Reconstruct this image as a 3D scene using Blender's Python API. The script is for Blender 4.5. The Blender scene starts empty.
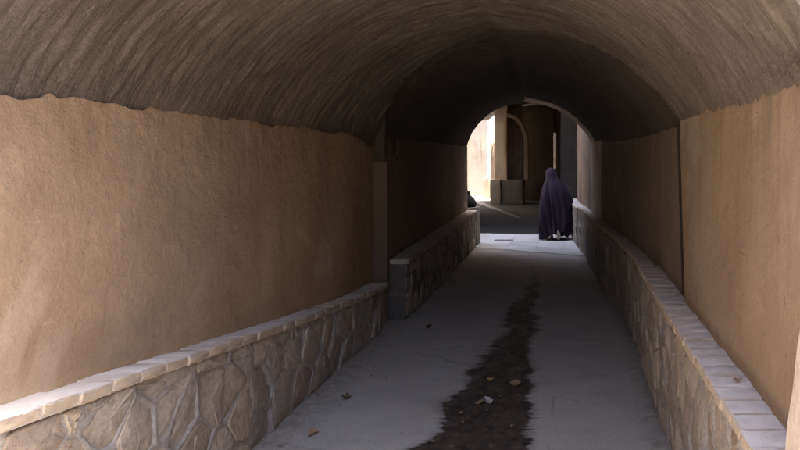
import bpy, bmesh, math, random
import numpy as np
from mathutils import Vector, Matrix

random.seed(7)
rng = np.random.default_rng(7)
S = bpy.context.scene
COL = S.collection

# ------------------------------------------------------------------ camera, sky, sun, exposure
EYE = 1.7
cam_d = bpy.data.cameras.new('camera')
cam = bpy.data.objects.new('camera', cam_d); COL.objects.link(cam)
cam.location = (0, 0, EYE); cam.rotation_euler = (math.radians(90), 0, 0)
cam_d.sensor_width = 36; cam_d.lens = 28.0
cam_d.shift_x = -168/800; cam_d.shift_y = -68/800
cam_d.clip_start = 0.05; cam_d.clip_end = 900
S.camera = cam

SUN_AZ = math.radians(90); SUN_EL = math.radians(60)
world = bpy.data.worlds.new('World'); S.world = world; world.use_nodes = True
wn = world.node_tree; wn.nodes.clear()
sky = wn.nodes.new('ShaderNodeTexSky'); sky.sky_type = 'NISHITA'; sky.sun_disc = False
sky.sun_elevation = SUN_EL; sky.sun_rotation = SUN_AZ
sky.air_density = 0.8; sky.dust_density = 3.0; sky.ozone_density = 0.6
bg = wn.nodes.new('ShaderNodeBackground'); bg.inputs[1].default_value = 0.12
wo = wn.nodes.new('ShaderNodeOutputWorld')
wn.links.new(sky.outputs[0], bg.inputs[0]); wn.links.new(bg.outputs[0], wo.inputs[0])

sun_d = bpy.data.lights.new('sun', 'SUN'); sun_d.energy = 4.8; sun_d.angle = math.radians(0.53)
sun_d.color = (1.0, 0.94, 0.85)
sun = bpy.data.objects.new('sun', sun_d); COL.objects.link(sun)
sd = Vector((math.sin(SUN_AZ)*math.cos(SUN_EL), math.cos(SUN_AZ)*math.cos(SUN_EL), math.sin(SUN_EL)))
sun.rotation_euler = sd.to_track_quat('Z', 'Y').to_euler(); sun.location = (4, -6, 12)

S.view_settings.view_transform = 'Standard'; S.view_settings.look = 'None'
S.view_settings.gamma = 1; S.view_settings.use_curve_mapping = False
S.view_settings.exposure = 4.1
S.render.engine = 'CYCLES'
S.cycles.max_bounces = 10; S.cycles.diffuse_bounces = 4
S.cycles.use_denoising = True
try: S.cycles.denoiser = 'OPENIMAGEDENOISE'
except Exception: pass

# ------------------------------------------------------------------ helpers
def hash2(i, j, k=0):
    h = (i.astype(np.int64)*374761393 + j.astype(np.int64)*668265263 + k*974634777) & 0x7fffffff
    h = ((h ^ (h >> 13))*1274126177) & 0x7fffffff
    h = (h ^ (h >> 16)) & 0xffff
    return h/65535.0
def vnoise(a, b, seed=0):
    a = np.asarray(a, float); b = np.asarray(b, float)
    a, b = np.broadcast_arrays(a, b)
    i = np.floor(a); j = np.floor(b); fa = a-i; fb = b-j
    fa = fa*fa*(3-2*fa); fb = fb*fb*(3-2*fb)
    v00 = hash2(i, j, seed); v10 = hash2(i+1, j, seed); v01 = hash2(i, j+1, seed); v11 = hash2(i+1, j+1, seed)
    return (v00*(1-fa)+v10*fa)*(1-fb)+(v01*(1-fa)+v11*fa)*fb      # 0..1
def fbm(a, b, seed=0, oct=4, gain=.5):
    t = 0; amp = 1; tot = 0
    for o in range(oct):
        t = t+amp*(vnoise(np.asarray(a)*2**o+o*17.3, np.asarray(b)*2**o+o*5.1, seed+o)-.5); tot += amp; amp *= gain
    return t/tot                                                 # about -.5..5
def n1(a, seed=0, oct=3):
    return fbm(a, np.zeros_like(np.asarray(a, float))+.37, seed, oct)

def link(o, parent=None):
    COL.objects.link(o)
    if parent is not None: o.parent = parent
    return o
def obj(name, me, mat=None, parent=None):
    o = bpy.data.objects.new(name, me)
    if mat is not None and not me.materials: me.materials.append(mat)
    return link(o, parent)
def empty(name, loc=(0, 0, 0)):
    o = bpy.data.objects.new(name, None); o.location = loc; o.empty_display_size = .2
    return link(o)
def tag(o, label, cat, group=None):
    o['label'] = label; o['category'] = cat
    if group: o['group'] = group
    return o
def finish(me, angle=35, smooth=True):
    bm = bmesh.new(); bm.from_mesh(me); bmesh.ops.recalc_face_normals(bm, faces=bm.faces); bm.to_mesh(me); bm.free()
    if smooth:
        me.polygons.foreach_set('use_smooth', [True]*len(me.polygons))
        me.set_sharp_from_angle(angle=math.radians(angle))
    me.update()
def mesh_from(name, verts, faces, smooth=True, angle=35):
    me = bpy.data.meshes.new(name); me.from_pydata([tuple(v) for v in verts], [], faces); finish(me, angle, smooth)
    return me
def grid_mesh(name, P, uv=None, attrs=None, closed_u=False):
    """open sheet from a (n, m, 3) array"""
    n, m, _ = P.shape
    idx = np.arange(n*m).reshape(n, m)
    f = np.stack([idx[:-1, :-1], idx[1:, :-1], idx[1:, 1:], idx[:-1, 1:]], -1).reshape(-1, 4)
    me = bpy.data.meshes.new(name); me.from_pydata(P.reshape(-1, 3), [], f.tolist())
    me.polygons.foreach_set('use_smooth', [True]*len(me.polygons))
    for k, v in (attrs or {}).items():
        a = me.attributes.new(k, 'FLOAT', 'POINT'); a.data.foreach_set('value', np.asarray(v, np.float32).ravel())
    me.update()
    return me
def slab_mesh(name, P, back, uv=None, angle=40):
    """grid front (n, m, 3) closed by a skirt and a flat back; back maps (k, 3) boundary points to the back"""
    n, m, _ = P.shape
    idx = np.arange(n*m).reshape(n, m)
    f = np.stack([idx[:-1, :-1], idx[1:, :-1], idx[1:, 1:], idx[:-1, 1:]], -1).reshape(-1, 4).tolist()
    loop = np.concatenate([idx[0, :], idx[1:, -1], idx[-1, -2::-1], idx[-2:0:-1, 0]])
    V = P.reshape(-1, 3); B = np.asarray(back(V[loop].copy()))
    k = len(loop); base = len(V)
    for i in range(k):
        j = (i+1) % k
        f.append([int(loop[i]), int(loop[j]), base+j, base+i])
    f.append([base+i for i in range(k)])
    me = bpy.data.meshes.new(name); me.from_pydata(np.concatenate([V, B]), [], f)
    if uv is not None:
        a = me.attributes.new('surf', 'FLOAT_VECTOR', 'POINT')
        U = np.zeros((len(V)+k, 3), np.float32); U[:len(V), :2] = uv.reshape(-1, 2); U[len(V):, :2] = uv.reshape(-1, 2)[loop]
        a.data.foreach_set('vector', U.ravel())
    finish(me, angle)
    return me
def box_verts(lo, hi): 
    x0, y0, z0 = lo; x1, y1, z1 = hi
    return [(x0,y0,z0),(x1,y0,z0),(x1,y1,z0),(x0,y1,z0),(x0,y0,z1),(x1,y0,z1),(x1,y1,z1),(x0,y1,z1)]
BF = [(0,3,2,1),(4,5,6,7),(0,1,5,4),(1,2,6,5),(2,3,7,6),(3,0,4,7)]
def box_mesh(name, lo, hi, bevel=0.0, seg=2, jitter=0.0, cuts=0, seed=0):
    bm = bmesh.new()
    vs = [bm.verts.new(v) for v in box_verts(lo, hi)]
    for f in BF: bm.faces.new([vs[i] for i in f])
    if cuts: bmesh.ops.subdivide_edges(bm, edges=bm.edges[:], cuts=cuts, use_grid_fill=True)
    if bevel:
        es = [e for e in bm.edges if len(e.link_faces) == 2 and e.calc_face_angle(0) > .5]
        bmesh.ops.bevel(bm, geom=es, offset=bevel, segments=seg, affect='EDGES', profile=.6)
    if jitter:
        r = random.Random(seed)
        for v in bm.verts: v.co += Vector((r.uniform(-1,1), r.uniform(-1,1), r.uniform(-1,1)))*jitter
    bmesh.ops.recalc_face_normals(bm, faces=bm.faces)
    me = bpy.data.meshes.new(name); bm.to_mesh(me); bm.free()
    me.polygons.foreach_set('use_smooth', [True]*len(me.polygons)); me.set_sharp_from_angle(angle=math.radians(38))
    return me

# ------------------------------------------------------------------ materials
class NT:
    def __init__(s, name):
        s.m = bpy.data.materials.new(name); s.m.use_nodes = True; s.t = s.m.node_tree; s.t.nodes.clear()
        s.out = s.n('ShaderNodeOutputMaterial'); s.b = s.n('ShaderNodeBsdfPrincipled'); s.l(s.b.outputs[0], s.out.inputs[0])
        s.b.inputs['Specular IOR Level'].default_value = .25
    def n(s, t, **k):
        x = s.t.nodes.new(t)
        for a, v in k.items(): setattr(x, a, v)
        return x
    def l(s, a, b): s.t.links.new(a, b)
    def pos(s):
        if not hasattr(s, '_p'): s._p = s.n('ShaderNodeNewGeometry')
        return s._p.outputs['Position']
    def attr(s, name, vec=False):
        a = s.n('ShaderNodeAttribute', attribute_name=name)
        return a.outputs['Vector'] if vec else a.outputs['Fac']
    def noise(s, scale, detail=4, rough=.55, vec=None, mapscale=None, dist=0.0):
        v = vec if vec is not None else s.pos()
        if mapscale:
            mp = s.n('ShaderNodeMapping'); mp.inputs['Scale'].default_value = mapscale; s.l(v, mp.inputs[0]); v = mp.outputs[0]
        t = s.n('ShaderNodeTexNoise'); t.inputs['Scale'].default_value = scale; t.inputs['Detail'].default_value = detail
        t.inputs['Roughness'].default_value = rough; t.inputs['Distortion'].default_value = dist
        s.l(v, t.inputs['Vector']); return t.outputs['Fac']
    def voro(s, scale, vec=None, feature='F1', out='Distance'):
        t = s.n('ShaderNodeTexVoronoi', feature=feature); t.inputs['Scale'].default_value = scale
        s.l(vec if vec is not None else s.pos(), t.inputs['Vector']); return t.outputs[out]
    def rmap(s, v, a, b, c=0.0, d=1.0):
        t = s.n('ShaderNodeMapRange'); s.l(v, t.inputs[0])
        for i, x in enumerate((a, b, c, d)): t.inputs[i+1].default_value = x
        return t.outputs[0]
    def mix(s, f, a, b, blend='MIX'):
        t = s.n('ShaderNodeMix', data_type='RGBA', blend_type=blend)
        for v, i in ((f, 0), (a, 6), (b, 7)):
            if isinstance(v, (int, float)): t.inputs[i].default_value = v
            elif isinstance(v, tuple): t.inputs[i].default_value = (*v, 1) if len(v) == 3 else v
            else: s.l(v, t.inputs[i])
        return t.outputs[2]
    def math(s, op, a, b=None):
        t = s.n('ShaderNodeMath', operation=op)
        for i, v in enumerate((a, b)):
            if v is None: continue
            if isinstance(v, (int, float)): t.inputs[i].default_value = v
            else: s.l(v, t.inputs[i])
        return t.outputs[0]
    def bump(s, h, strength=.5, dist=.01, prev=None):
        t = s.n('ShaderNodeBump'); t.inputs['Strength'].default_value = strength; t.inputs['Distance'].default_value = dist
        s.l(h, t.inputs['Height'])
        if prev is not None: s.l(prev, t.inputs['Normal'])
        return t.outputs[0]
    def done(s, col, rough=.9, normal=None):
        if isinstance(col, tuple): s.b.inputs['Base Color'].default_value = (*col, 1)
        else: s.l(col, s.b.inputs['Base Color'])
        if isinstance(rough, (int, float)): s.b.inputs['Roughness'].default_value = rough
        else: s.l(rough, s.b.inputs['Roughness'])
        if normal is not None: s.l(normal, s.b.inputs['Normal'])
        return s.m

def mat_plaster(name, a=(.48,.33,.20), b=(.35,.228,.132), pale=(.55,.405,.268)):
    t = NT(name); kk = a[0]/.48; K = lambda *v: tuple(x*kk for x in v)
    c = t.mix(t.rmap(t.noise(1.7, 5, .6), .35, .68), a, b)
    c = t.mix(t.rmap(t.noise(.9, 4, .55, mapscale=(1, 1, .45)), .52, .75), c, pale)
    c = t.mix(t.rmap(t.noise(5, 5, .7, mapscale=(1, 1, .18)), .55, .8, 0, .45), c, b)       # vertical trowel and run marks
    c = t.mix(t.rmap(t.noise(60, 3, .7), .35, .7, 0, .28), c, K(.27, .20, .145), 'MIX')
    c = t.mix(t.rmap(t.noise(130, 2, .6, mapscale=(1, 1, .5)), .67, .74, 0, .7), c, K(.16, .105, .065))   # straw and grit specks
    c = t.mix(t.rmap(t.noise(18, 2, .5), .71, .76, 0, .6), c, K(.2, .14, .09))
    c = t.mix(t.rmap(t.noise(2.6, 6, .7, dist=.8), .56, .70, 0, .45), c, K(.29, .20, .125))     # damp blotches
    dr = t.n('ShaderNodeSeparateXYZ'); t.l(t.pos(), dr.inputs[0])
    run = t.math('MULTIPLY', t.rmap(t.noise(7, 4, .65, mapscale=(1, 1, .05)), .52, .68), t.rmap(t.math('ADD', dr.outputs[2], t.rmap(t.noise(3, 3, .6), 0, 1, -.5, .5)), 1.15, 1.9, 0, .7))
    c = t.mix(run, c, K(.24, .175, .12))                                                        # runs of mud washed down from the vault
    sc_ = t.math('MULTIPLY', t.rmap(t.noise(30, 4, .7, mapscale=(1, .25, 1.6)), .60, .70), t.rmap(t.noise(1.8, 2, .5), .45, .6))
    c = t.mix(t.math('MULTIPLY', sc_, .45), c, K(.58, .47, .36))                                # scuffs
    rp = t.math('MULTIPLY', t.rmap(t.noise(1.15, 3, .55, dist=.5), .575, .60), .38)
    c = t.mix(rp, c, K(.57, .44, .315))                                                      # patch repairs
    hl = t.rmap(t.voro(1.3, vec=t.mix(.14, t.pos(), t.n('ShaderNodeTexNoise').outputs['Color']), feature='DISTANCE_TO_EDGE'), .0012, .0045, 1, 0)
    hl = t.math('MULTIPLY', hl, t.rmap(t.noise(.9, 2, .5), .56, .64, 0, .16))
    c = t.mix(hl, c, K(.12, .08, .05))
    h = t.noise(9, 6, .6); nb = t.bump(h, .6, .025)
    nb = t.bump(t.noise(28, 5, .7), .32, .010, nb); nb = t.bump(t.noise(90, 4, .7), .55, .006, nb)
    return t.done(c, .95, nb)
def mat_vault(name, a=(.22,.178,.143), b=(.148,.118,.094)):
    t = NT(name); kk = a[0]/.235; K = lambda *v: tuple(x*kk for x in v)
    sv = t.attr('surf', True)
    st = t.noise(1.0, 5, .65, vec=sv, mapscale=(6.5, 42, 1), dist=.35)
    st2 = t.noise(1.0, 4, .65, vec=sv, mapscale=(20, 105, 1), dist=.4)
    c = t.mix(t.rmap(t.noise(2.1, 5, .6), .32, .68), a, b)
    c = t.mix(t.rmap(t.noise(1.1, 5, .65, dist=.6), .52, .72, 0, .75), c, K(.10, .08, .066))
    c = t.mix(t.rmap(t.noise(3.2, 4, .6), .60, .72, 0, .5), c, K(.30, .24, .18))
    c = t.mix(t.rmap(st, .36, .66, 0, .5), c, K(.085, .066, .053))
    c = t.mix(t.rmap(st2, .56, .74, 0, .22), c, K(.33, .265, .20))
    c = t.mix(t.rmap(t.noise(70, 4, .75), .4, .70, 0, .6), c, K(.075, .058, .045))
    c = t.mix(t.rmap(t.noise(55, 2, .6, vec=sv, mapscale=(.5, 2.2, 1)), .68, .75, 0, .65), c, K(.40, .325, .24))
    nb = t.bump(st, .75, .022); nb = t.bump(st2, .35, .008, nb); nb = t.bump(t.noise(60, 5, .75), .7, .010, nb)
    ck = t.rmap(t.voro(1.6, vec=t.mix(.12, t.pos(), t.n('ShaderNodeTexNoise').outputs['Color']), feature='DISTANCE_TO_EDGE'), .004, .011, 1, 0)
    ck = t.math('MULTIPLY', ck, t.rmap(t.noise(.8, 2, .5), .52, .60))
    c = t.mix(t.math('MULTIPLY', ck, .28), c, K(.03, .024, .02))
    return t.done(c, .97, nb)
def mat_concrete(name, wet=True, col=(.53,.485,.43), col2=(.44,.40,.352)):
    t = NT(name); kk = col[0]/.52; K = lambda *v: tuple(x*kk for x in v)
    c = t.mix(t.rmap(t.noise(1.3, 6, .62), .35, .68), col, col2)
    c = t.mix(t.rmap(t.noise(4.5, 5, .65, mapscale=(.5, 1, 1)), .5, .8, 0, .6), c, K(.29, .275, .26))
    c = t.mix(t.rmap(t.noise(75, 3, .7), .4, .75, 0, .5), c, K(.2, .19, .182))
    c = t.mix(t.rmap(t.noise(190, 2, .6), .6, .75, 0, .5), c, K(.36, .34, .31))
    c = t.mix(t.rmap(t.noise(26, 3, .6, mapscale=(.4, 1, 1)), .70, .78, 0, .65), c, K(.11, .09, .075))
    nb = t.bump(t.noise(14, 5, .6), .35, .012); nb = t.bump(t.noise(120, 3, .7), .35, .004, nb)
    rough = .9
    if wet:
        w = t.attr('wet')
        silt = t.math('MULTIPLY', t.attr('silt'), t.rmap(t.noise(11, 5, .7), .36, .62))
        c = t.mix(t.math('MULTIPLY', silt, .7), c, K(.21, .165, .125))
        crk = t.rmap(t.voro(.75, vec=t.mix(.10, t.pos(), t.n('ShaderNodeTexNoise').outputs['Color']), feature='DISTANCE_TO_EDGE'), .0015, .006, 1, 0)
        c = t.mix(t.math('MULTIPLY', crk, t.rmap(t.noise(1.1, 2, .5), .44, .56, 0, .35)), c, K(.09, .08, .075))
        wn_ = t.math('ADD', w, t.math('ADD', t.rmap(t.noise(34, 6, .78, mapscale=(.38, 1, 1), dist=.3), 0, 1, -.45, .45), t.rmap(t.noise(10, 4, .6, mapscale=(.6, 1, 1)), 0, 1, -.5, .5)))
        wm = t.rmap(wn_, .42, .62)
        halo = t.rmap(t.math('ADD', w, t.rmap(t.noise(9, 4, .6, mapscale=(.4, 1, 1)), 0, 1, -.35, .35)), .12, .5, 0, .45)
        c = t.mix(halo, c, K(.15, .128, .11))
        c = t.mix(t.attr('pale'), c, K(.40, .39, .37))
        dirt = t.mix(t.rmap(t.noise(15, 6, .75), .40, .66), K(.024, .018, .015), K(.115, .076, .053))
        c = t.mix(t.math('MULTIPLY', wm, .96), c, dirt)
        rough = t.rmap(t.math('MULTIPLY', wm, t.rmap(t.noise(6, 4, .6), .4, .6, .55, 1)), 0, 1, .88, .42)
    return t.done(c, rough, nb)
def mat_stone(name, a=(.47,.395,.315), b=(.36,.30,.24), obj_rand=True):
    t = NT(name)
    oi = t.n('ShaderNodeObjectInfo')
    c = t.mix(t.rmap(t.noise(7, 5, .65), .3, .7), a, b)
    c = t.mix(t.rmap(oi.outputs['Random'], .35, 1, 0, .7), c, (.24,.215,.19))
    c = t.mix(t.rmap(t.math('FRACT', t.math('MULTIPLY', oi.outputs['Random'], 7.31)), .55, 1, 0, .6), c, (.46,.36,.255))
    c = t.mix(t.rmap(t.math('FRACT', t.math('MULTIPLY', oi.outputs['Random'], 13.7)), .7, 1, 0, .5), c, (.26,.18,.135))
    c = t.mix(t.rmap(t.noise(38, 4, .7), .45, .75, 0, .6), c, (.18,.145,.115))
    c = t.mix(t.rmap(t.noise(22, 3, .6), .58, .75, 0, .4), c, (.45,.39,.32))
    nb = t.bump(t.noise(16, 6, .7, dist=.4), .8, .02); nb = t.bump(t.noise(75, 4, .7), .5, .005, nb)
    return t.done(c, .92, nb)
def mat_mortar(name):
    t = NT(name)
    c = t.mix(t.rmap(t.noise(6, 5, .6), .3, .7), (.37,.34,.31), (.28,.255,.23))
    c = t.mix(t.rmap(t.noise(60, 4, .7), .42, .72, 0, .6), c, (.16,.145,.13))
    c = t.mix(t.rmap(t.noise(3.5, 3, .6), .58, .72, 0, .5), c, (.31,.28,.25))
    nb = t.bump(t.noise(30, 5, .7), .7, .012); nb = t.bump(t.noise(140, 3, .7), .4, .004, nb)
    return t.done(c, .93, nb)
def mat_coping(name):
    t = NT(name)
    oi = t.n('ShaderNodeObjectInfo')
    c = t.mix(t.rmap(t.noise(12, 5, .65), .3, .7), (.54,.44,.335), (.43,.345,.26))
    c = t.mix(t.rmap(oi.outputs['Random'], 0, 1, 0, .35), c, (.34,.26,.19))
    c = t.mix(t.rmap(t.noise(55, 4, .7), .5, .75, 0, .5), c, (.24,.18,.13))
    g = t.n('ShaderNodeNewGeometry'); sx = t.n('ShaderNodeSeparateXYZ'); t.l(g.outputs['Normal'], sx.inputs[0])
    up = t.rmap(sx.outputs[2], .55, .95)                                            # pale dust lies on the upward faces
    dust = t.mix(t.rmap(t.noise(9, 5, .65), .35, .7), (.74,.67,.595), (.60,.535,.465))
    c = t.mix(t.math('MULTIPLY', up, t.rmap(t.noise(24, 4, .65), .25, .5, .65, .97)), c, dust)
    nb = t.bump(t.noise(26, 5, .7), .55, .01); nb = t.bump(t.noise(120, 3, .7), .4, .004, nb)
    return t.done(c, .93, nb)
def mat_cloth(name, a, b):
    t = NT(name)
    c = t.mix(t.rmap(t.noise(9, 4, .6), .3, .7), a, b)
    nb = t.bump(t.noise(500, 2, .5), .2, .001)
    t.b.inputs['Sheen Weight'].default_value = .06; t.b.inputs['Sheen Roughness'].default_value = .5
    return t.done(c, .8, nb)
def mat_plain(name, a, b, scale=20, rough=.85):
    t = NT(name)
    c = t.mix(t.rmap(t.noise(scale, 4, .65), .3, .7), a, b)
    return t.done(c, rough, t.bump(t.noise(scale*4, 3, .6), .3, .004))

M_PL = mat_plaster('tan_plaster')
M_PL2 = mat_plaster('brown_plaster', (.24,.18,.135), (.19,.142,.106), (.28,.215,.165))  # brown tone also puts deep passage shade into the far walls
M_PLR = mat_plaster('brown_tan_plaster', (.33,.232,.148), (.25,.17,.103), (.38,.28,.19))
M_PLP = mat_plaster('pale_plaster', (.56,.455,.35), (.49,.39,.295), (.62,.52,.41))
M_VA = mat_vault('mud_vault'); M_VB = mat_vault('shade_mud_vault', (.12,.095,.078), (.075,.06,.05))  # second one is a darker copy, deep vault shade put into its colour
M_CO = mat_concrete('concrete_path')
M_GR = mat_concrete('dry_ground', wet=False, col=(.25,.235,.215), col2=(.19,.175,.16))
M_ST = mat_stone('tan_field_stone'); M_STG = mat_stone('grey_field_stone', (.30,.275,.245), (.22,.20,.18))
M_MO = mat_mortar('grey_mortar'); M_CP = mat_coping('coping_brick_clay')
M_SHD = mat_plaster('shade_plaster', (.055,.043,.034), (.04,.031,.025), (.065,.052,.042)); M_BR = mat_plaster('dark_mud_plaster', (.12,.09,.066), (.09,.068,.05), (.14,.105,.08)); M_CRACK = mat_plain('dark_crack_mud', (.05,.038,.03), (.03,.023,.018))  # near-black plaster puts the covered hall's shade into its walls
M_CT = mat_plaster('court_plaster', (.29,.26,.225), (.25,.222,.19), (.33,.30,.265)); M_WH = mat_plain('white_limewash', (.78,.75,.70), (.70,.67,.62), 4)
M_CH = mat_cloth('purple_cloth', (.026,.014,.031), (.011,.006,.013))
M_CHD = mat_cloth('dark_cloth', (.02,.017,.02), (.012,.011,.013))
M_SK = mat_plain('skin', (.42,.27,.2), (.38,.24,.18))
M_SOLE = mat_plain('pale_sole', (.48,.42,.33), (.36,.31,.24))
M_SHOE = mat_plain('shoe_grey', (.30,.29,.29), (.2,.19,.19))
M_SACK = mat_cloth('black_sackcloth', (.022,.019,.018), (.013,.012,.012))
M_LEAF = [mat_plain('dry_leaf_tan', (.32,.21,.12), (.22,.14,.08)), mat_plain('dry_leaf_gold', (.45,.29,.11), (.32,.20,.08)),
          mat_plain('dry_leaf_brown', (.20,.12,.07), (.13,.08,.05)), mat_plain('pale_paper', (.48,.44,.40), (.36,.33,.31))]

# ------------------------------------------------------------------ plan of the passage
SPRING = 1.94
def joint_y(x): return 6.40+(x+1.95)*(3.95-6.40)/(0.715+1.95)      # skewed building joint between the two vaults
def end_y(x): return 11.75+(x+1.89)*(10.55-11.75)/(0.40+1.89)      # skewed far end of the tunnel
MOUTH = 1.66
def XR2(y): return np.interp(y, [3.8, 5.8, 7.1, 8.4, 9.6, 10.55, 11.7, 13.6], [.735, .735, .675, .57, .455, .40, .30, .21])
def XL2(y): return np.interp(y, [6.3, 11.8], [-1.865, -1.90])

# ------------------------------------------------------------------ ground and path
def sheet(name, x0, x1, y0, y1, z, mat):
    me = bpy.data.meshes.new(name); me.from_pydata([(x0,y0,z),(x1,y0,z),(x1,y1,z),(x0,y1,z)], [], [(0,1,2,3)])
    o = obj(name, me, mat); o['kind'] = 'structure'; return o
sheet('ground', -300, 300, -300, 300, -.02, M_GR)
M_DK = mat_concrete('shade_dark_paving', wet=False, col=(.035,.03,.027), col2=(.022,.019,.017))  # near-black tone puts the roofed hall's shade into its floor
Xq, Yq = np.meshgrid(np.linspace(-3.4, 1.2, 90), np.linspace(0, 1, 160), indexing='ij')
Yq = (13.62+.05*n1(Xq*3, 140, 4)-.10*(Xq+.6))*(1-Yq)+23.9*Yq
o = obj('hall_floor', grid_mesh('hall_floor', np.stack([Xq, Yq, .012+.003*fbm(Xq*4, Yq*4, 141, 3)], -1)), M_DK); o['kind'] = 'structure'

ny = 640; nx = 215
ys = 3.2*(16.0/3.2)**np.linspace(0, 1, ny); ys = np.concatenate([np.linspace(.2, 3.15, 40), ys])
xs = np.linspace(-2.05, .85, nx)
YY, XX = np.meshgrid(ys, xs, indexing='ij')
zz = .001+.005*fbm(XX*1.1, YY*.8, 3, 4)+.003*fbm(XX*9, YY*9, 9, 3)
eL = np.interp(ys, [3.3,3.61,3.87,4.35,4.74,5.08,5.62,6.11,6.9,7.66,8.6,10.2,11.4], [-1.02,-.95,-.84,-.82,-.79,-.75,-.64,-.63,-.63,-.57,-.53,-.62,-.70])
eR = np.interp(ys, [3.3,3.61,3.87,4.35,4.74,5.08,5.62,6.11,6.9,7.66,8.6,10.2,11.4], [-.30,-.27,-.29,-.285,-.26,-.28,-.36,-.33,-.355,-.37,-.42,-.57,-.66])
spk = np.clip(vnoise(ys*38, 0*ys, 31)-.72, 0, 1)*2.6*vnoise(ys*5, 0*ys, 33)**1.5; spk2 = np.clip(vnoise(ys*36, 0*ys, 57)-.74, 0, 1)*2.2*vnoise(ys*5, 0*ys, 59)**1.5
eL2 = eL+.30*n1(ys*2.6, 11, 4)+.03*n1(ys*30, 12, 2)-spk*.16
eR2 = eR+.24*n1(ys*2.9, 21, 4)+.03*n1(ys*28, 22, 2)+spk2*.16
dist = np.minimum(XX-eL2[:, None], eR2[:, None]-XX)
wet = np.clip(.5+dist/.17, 0, 1)*np.clip(np.interp(ys, [3, 7.6, 8.8, 10.5], [1, .9, .5, .1]), 0, 1)[:, None]
pale = np.exp(-((XX+.70+.02*n1(YY*3, 40))/.09)**2)*np.clip((YY-10.2)/1.0, 0, 1)*np.clip((14.2-YY)/.8, 0, 1)*.8
silt = np.clip(1-(XX+1.84)/(.16+.22*(n1(YY*1.3, 61, 4)+.5)), 0, 1)+np.clip(1-(np.interp(YY, [2, 5.8, 7.1, 8.4, 9.6, 10.5], [.59, .625, .565, .44, .335, .3])-XX)/(.10+.14*(n1(YY*1.7, 62, 4)+.5)), 0, 1)
silt = np.clip(silt*1.2, 0, 1)
zz = zz-.006*wet
path = obj('path', grid_mesh('path', np.stack([XX, YY, zz], -1), attrs={'wet': wet, 'pale': pale, 'silt': silt}), M_CO); path['kind'] = 'structure'

M_SL = mat_concrete('lit_patch_slabs', wet=False, col=(.70,.70,.69), col2=(.58,.58,.575))  # pale tone puts the bright floor patch into the slabs
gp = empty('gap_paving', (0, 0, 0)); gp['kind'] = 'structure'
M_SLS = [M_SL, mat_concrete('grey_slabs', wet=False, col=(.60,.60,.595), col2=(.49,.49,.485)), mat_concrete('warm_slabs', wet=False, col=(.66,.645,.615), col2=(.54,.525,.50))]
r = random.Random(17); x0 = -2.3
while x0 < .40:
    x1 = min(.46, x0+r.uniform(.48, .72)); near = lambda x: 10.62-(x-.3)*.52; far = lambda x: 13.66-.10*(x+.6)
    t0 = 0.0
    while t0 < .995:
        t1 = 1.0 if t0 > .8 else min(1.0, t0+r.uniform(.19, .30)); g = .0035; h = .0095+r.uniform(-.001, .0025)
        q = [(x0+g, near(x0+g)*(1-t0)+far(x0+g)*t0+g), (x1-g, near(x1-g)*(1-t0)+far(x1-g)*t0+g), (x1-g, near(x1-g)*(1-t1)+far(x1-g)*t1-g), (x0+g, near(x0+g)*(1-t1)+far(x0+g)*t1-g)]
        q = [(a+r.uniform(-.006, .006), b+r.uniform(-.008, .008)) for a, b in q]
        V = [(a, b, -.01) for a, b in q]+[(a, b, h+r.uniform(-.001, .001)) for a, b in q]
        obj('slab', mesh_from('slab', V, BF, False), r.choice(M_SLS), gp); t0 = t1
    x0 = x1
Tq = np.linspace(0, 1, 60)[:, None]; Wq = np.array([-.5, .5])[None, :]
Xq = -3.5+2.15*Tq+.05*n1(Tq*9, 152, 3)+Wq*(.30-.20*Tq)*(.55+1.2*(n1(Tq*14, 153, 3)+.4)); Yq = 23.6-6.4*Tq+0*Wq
o = obj('light_streak', grid_mesh('light_streak', np.stack([Xq, Yq, .0225+0*Xq], -1)[::-1]), M_GR); o['kind'] = 'structure'  # streak of floor light painted as a paler strip
# ------------------------------------------------------------------ vaults (solid masses with a curved, ridged underside)
ROOF = 3.45
def vault_mesh(name, y0f, y1f, xlf, xrf, rise, spring, nu, nv, ridge, seed):
    u = np.linspace(0, 1, nu)[:, None]; v = np.linspace(0, 1, nv)[None, :]
    # start with the plan line so that the ends can be skewed
    xa = -1.95+u*2.665
    Y = y0f(xa)*(1-v)+y1f(xa)*v
    xl = xlf(Y); xr = xrf(Y); hw = (xr-xl)/2; cx = (xr+xl)/2
    rs = rise(Y); R = (hw**2+rs**2)/(2*rs); th0 = np.arcsin(np.clip(hw/R, -1, 1)); th = (u*2-1)*th0
    nrm_x = np.sin(th); nrm_z = np.cos(th)
    s = th*R
    k = np.exp(-((u*2-1)/.05)**2)*.03                                # faint point at the crown
    ph = Y+.02*fbm(s*2.2, Y*1.5, seed+3, 3)+.09*np.abs(s)*0
    a = vnoise(ph*36, s*4.2+5, seed)-.5; b = vnoise(ph*78, s*9, seed+1)-.5; c = vnoise(ph*17, s*2.2, seed+2)-.5
    d = ridge*(1.0*a+.6*b+.7*c)+.022*fbm(s*1.3, Y*1.3, seed+5, 4)+.008*fbm(s*14, Y*14, seed+7, 3)
    edge = np.clip(np.minimum(u, 1-u)/.02, 0, 1)
    r = R+d*edge+k
    P = np.stack([cx+r*nrm_x, Y, spring(Y)-(R-rs)+r*nrm_z], -1)
    # tuck the two springing lines down behind the wall plaster
    for side, sx in ((0, -1), (-1, 1)):
        P[side, :, 2] -= .12; P[side, :, 0] += sx*.035
    uv = np.stack([np.broadcast_to(s, Y.shape), Y], -1)
    def back(B): B = B.copy(); B[:, 2] = ROOF+(.003*seed); return B
    return slab_mesh(name, P, back, uv, 50)
XL1 = lambda y: -1.958+0*y
XR1 = lambda y: .722+0*y
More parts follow.
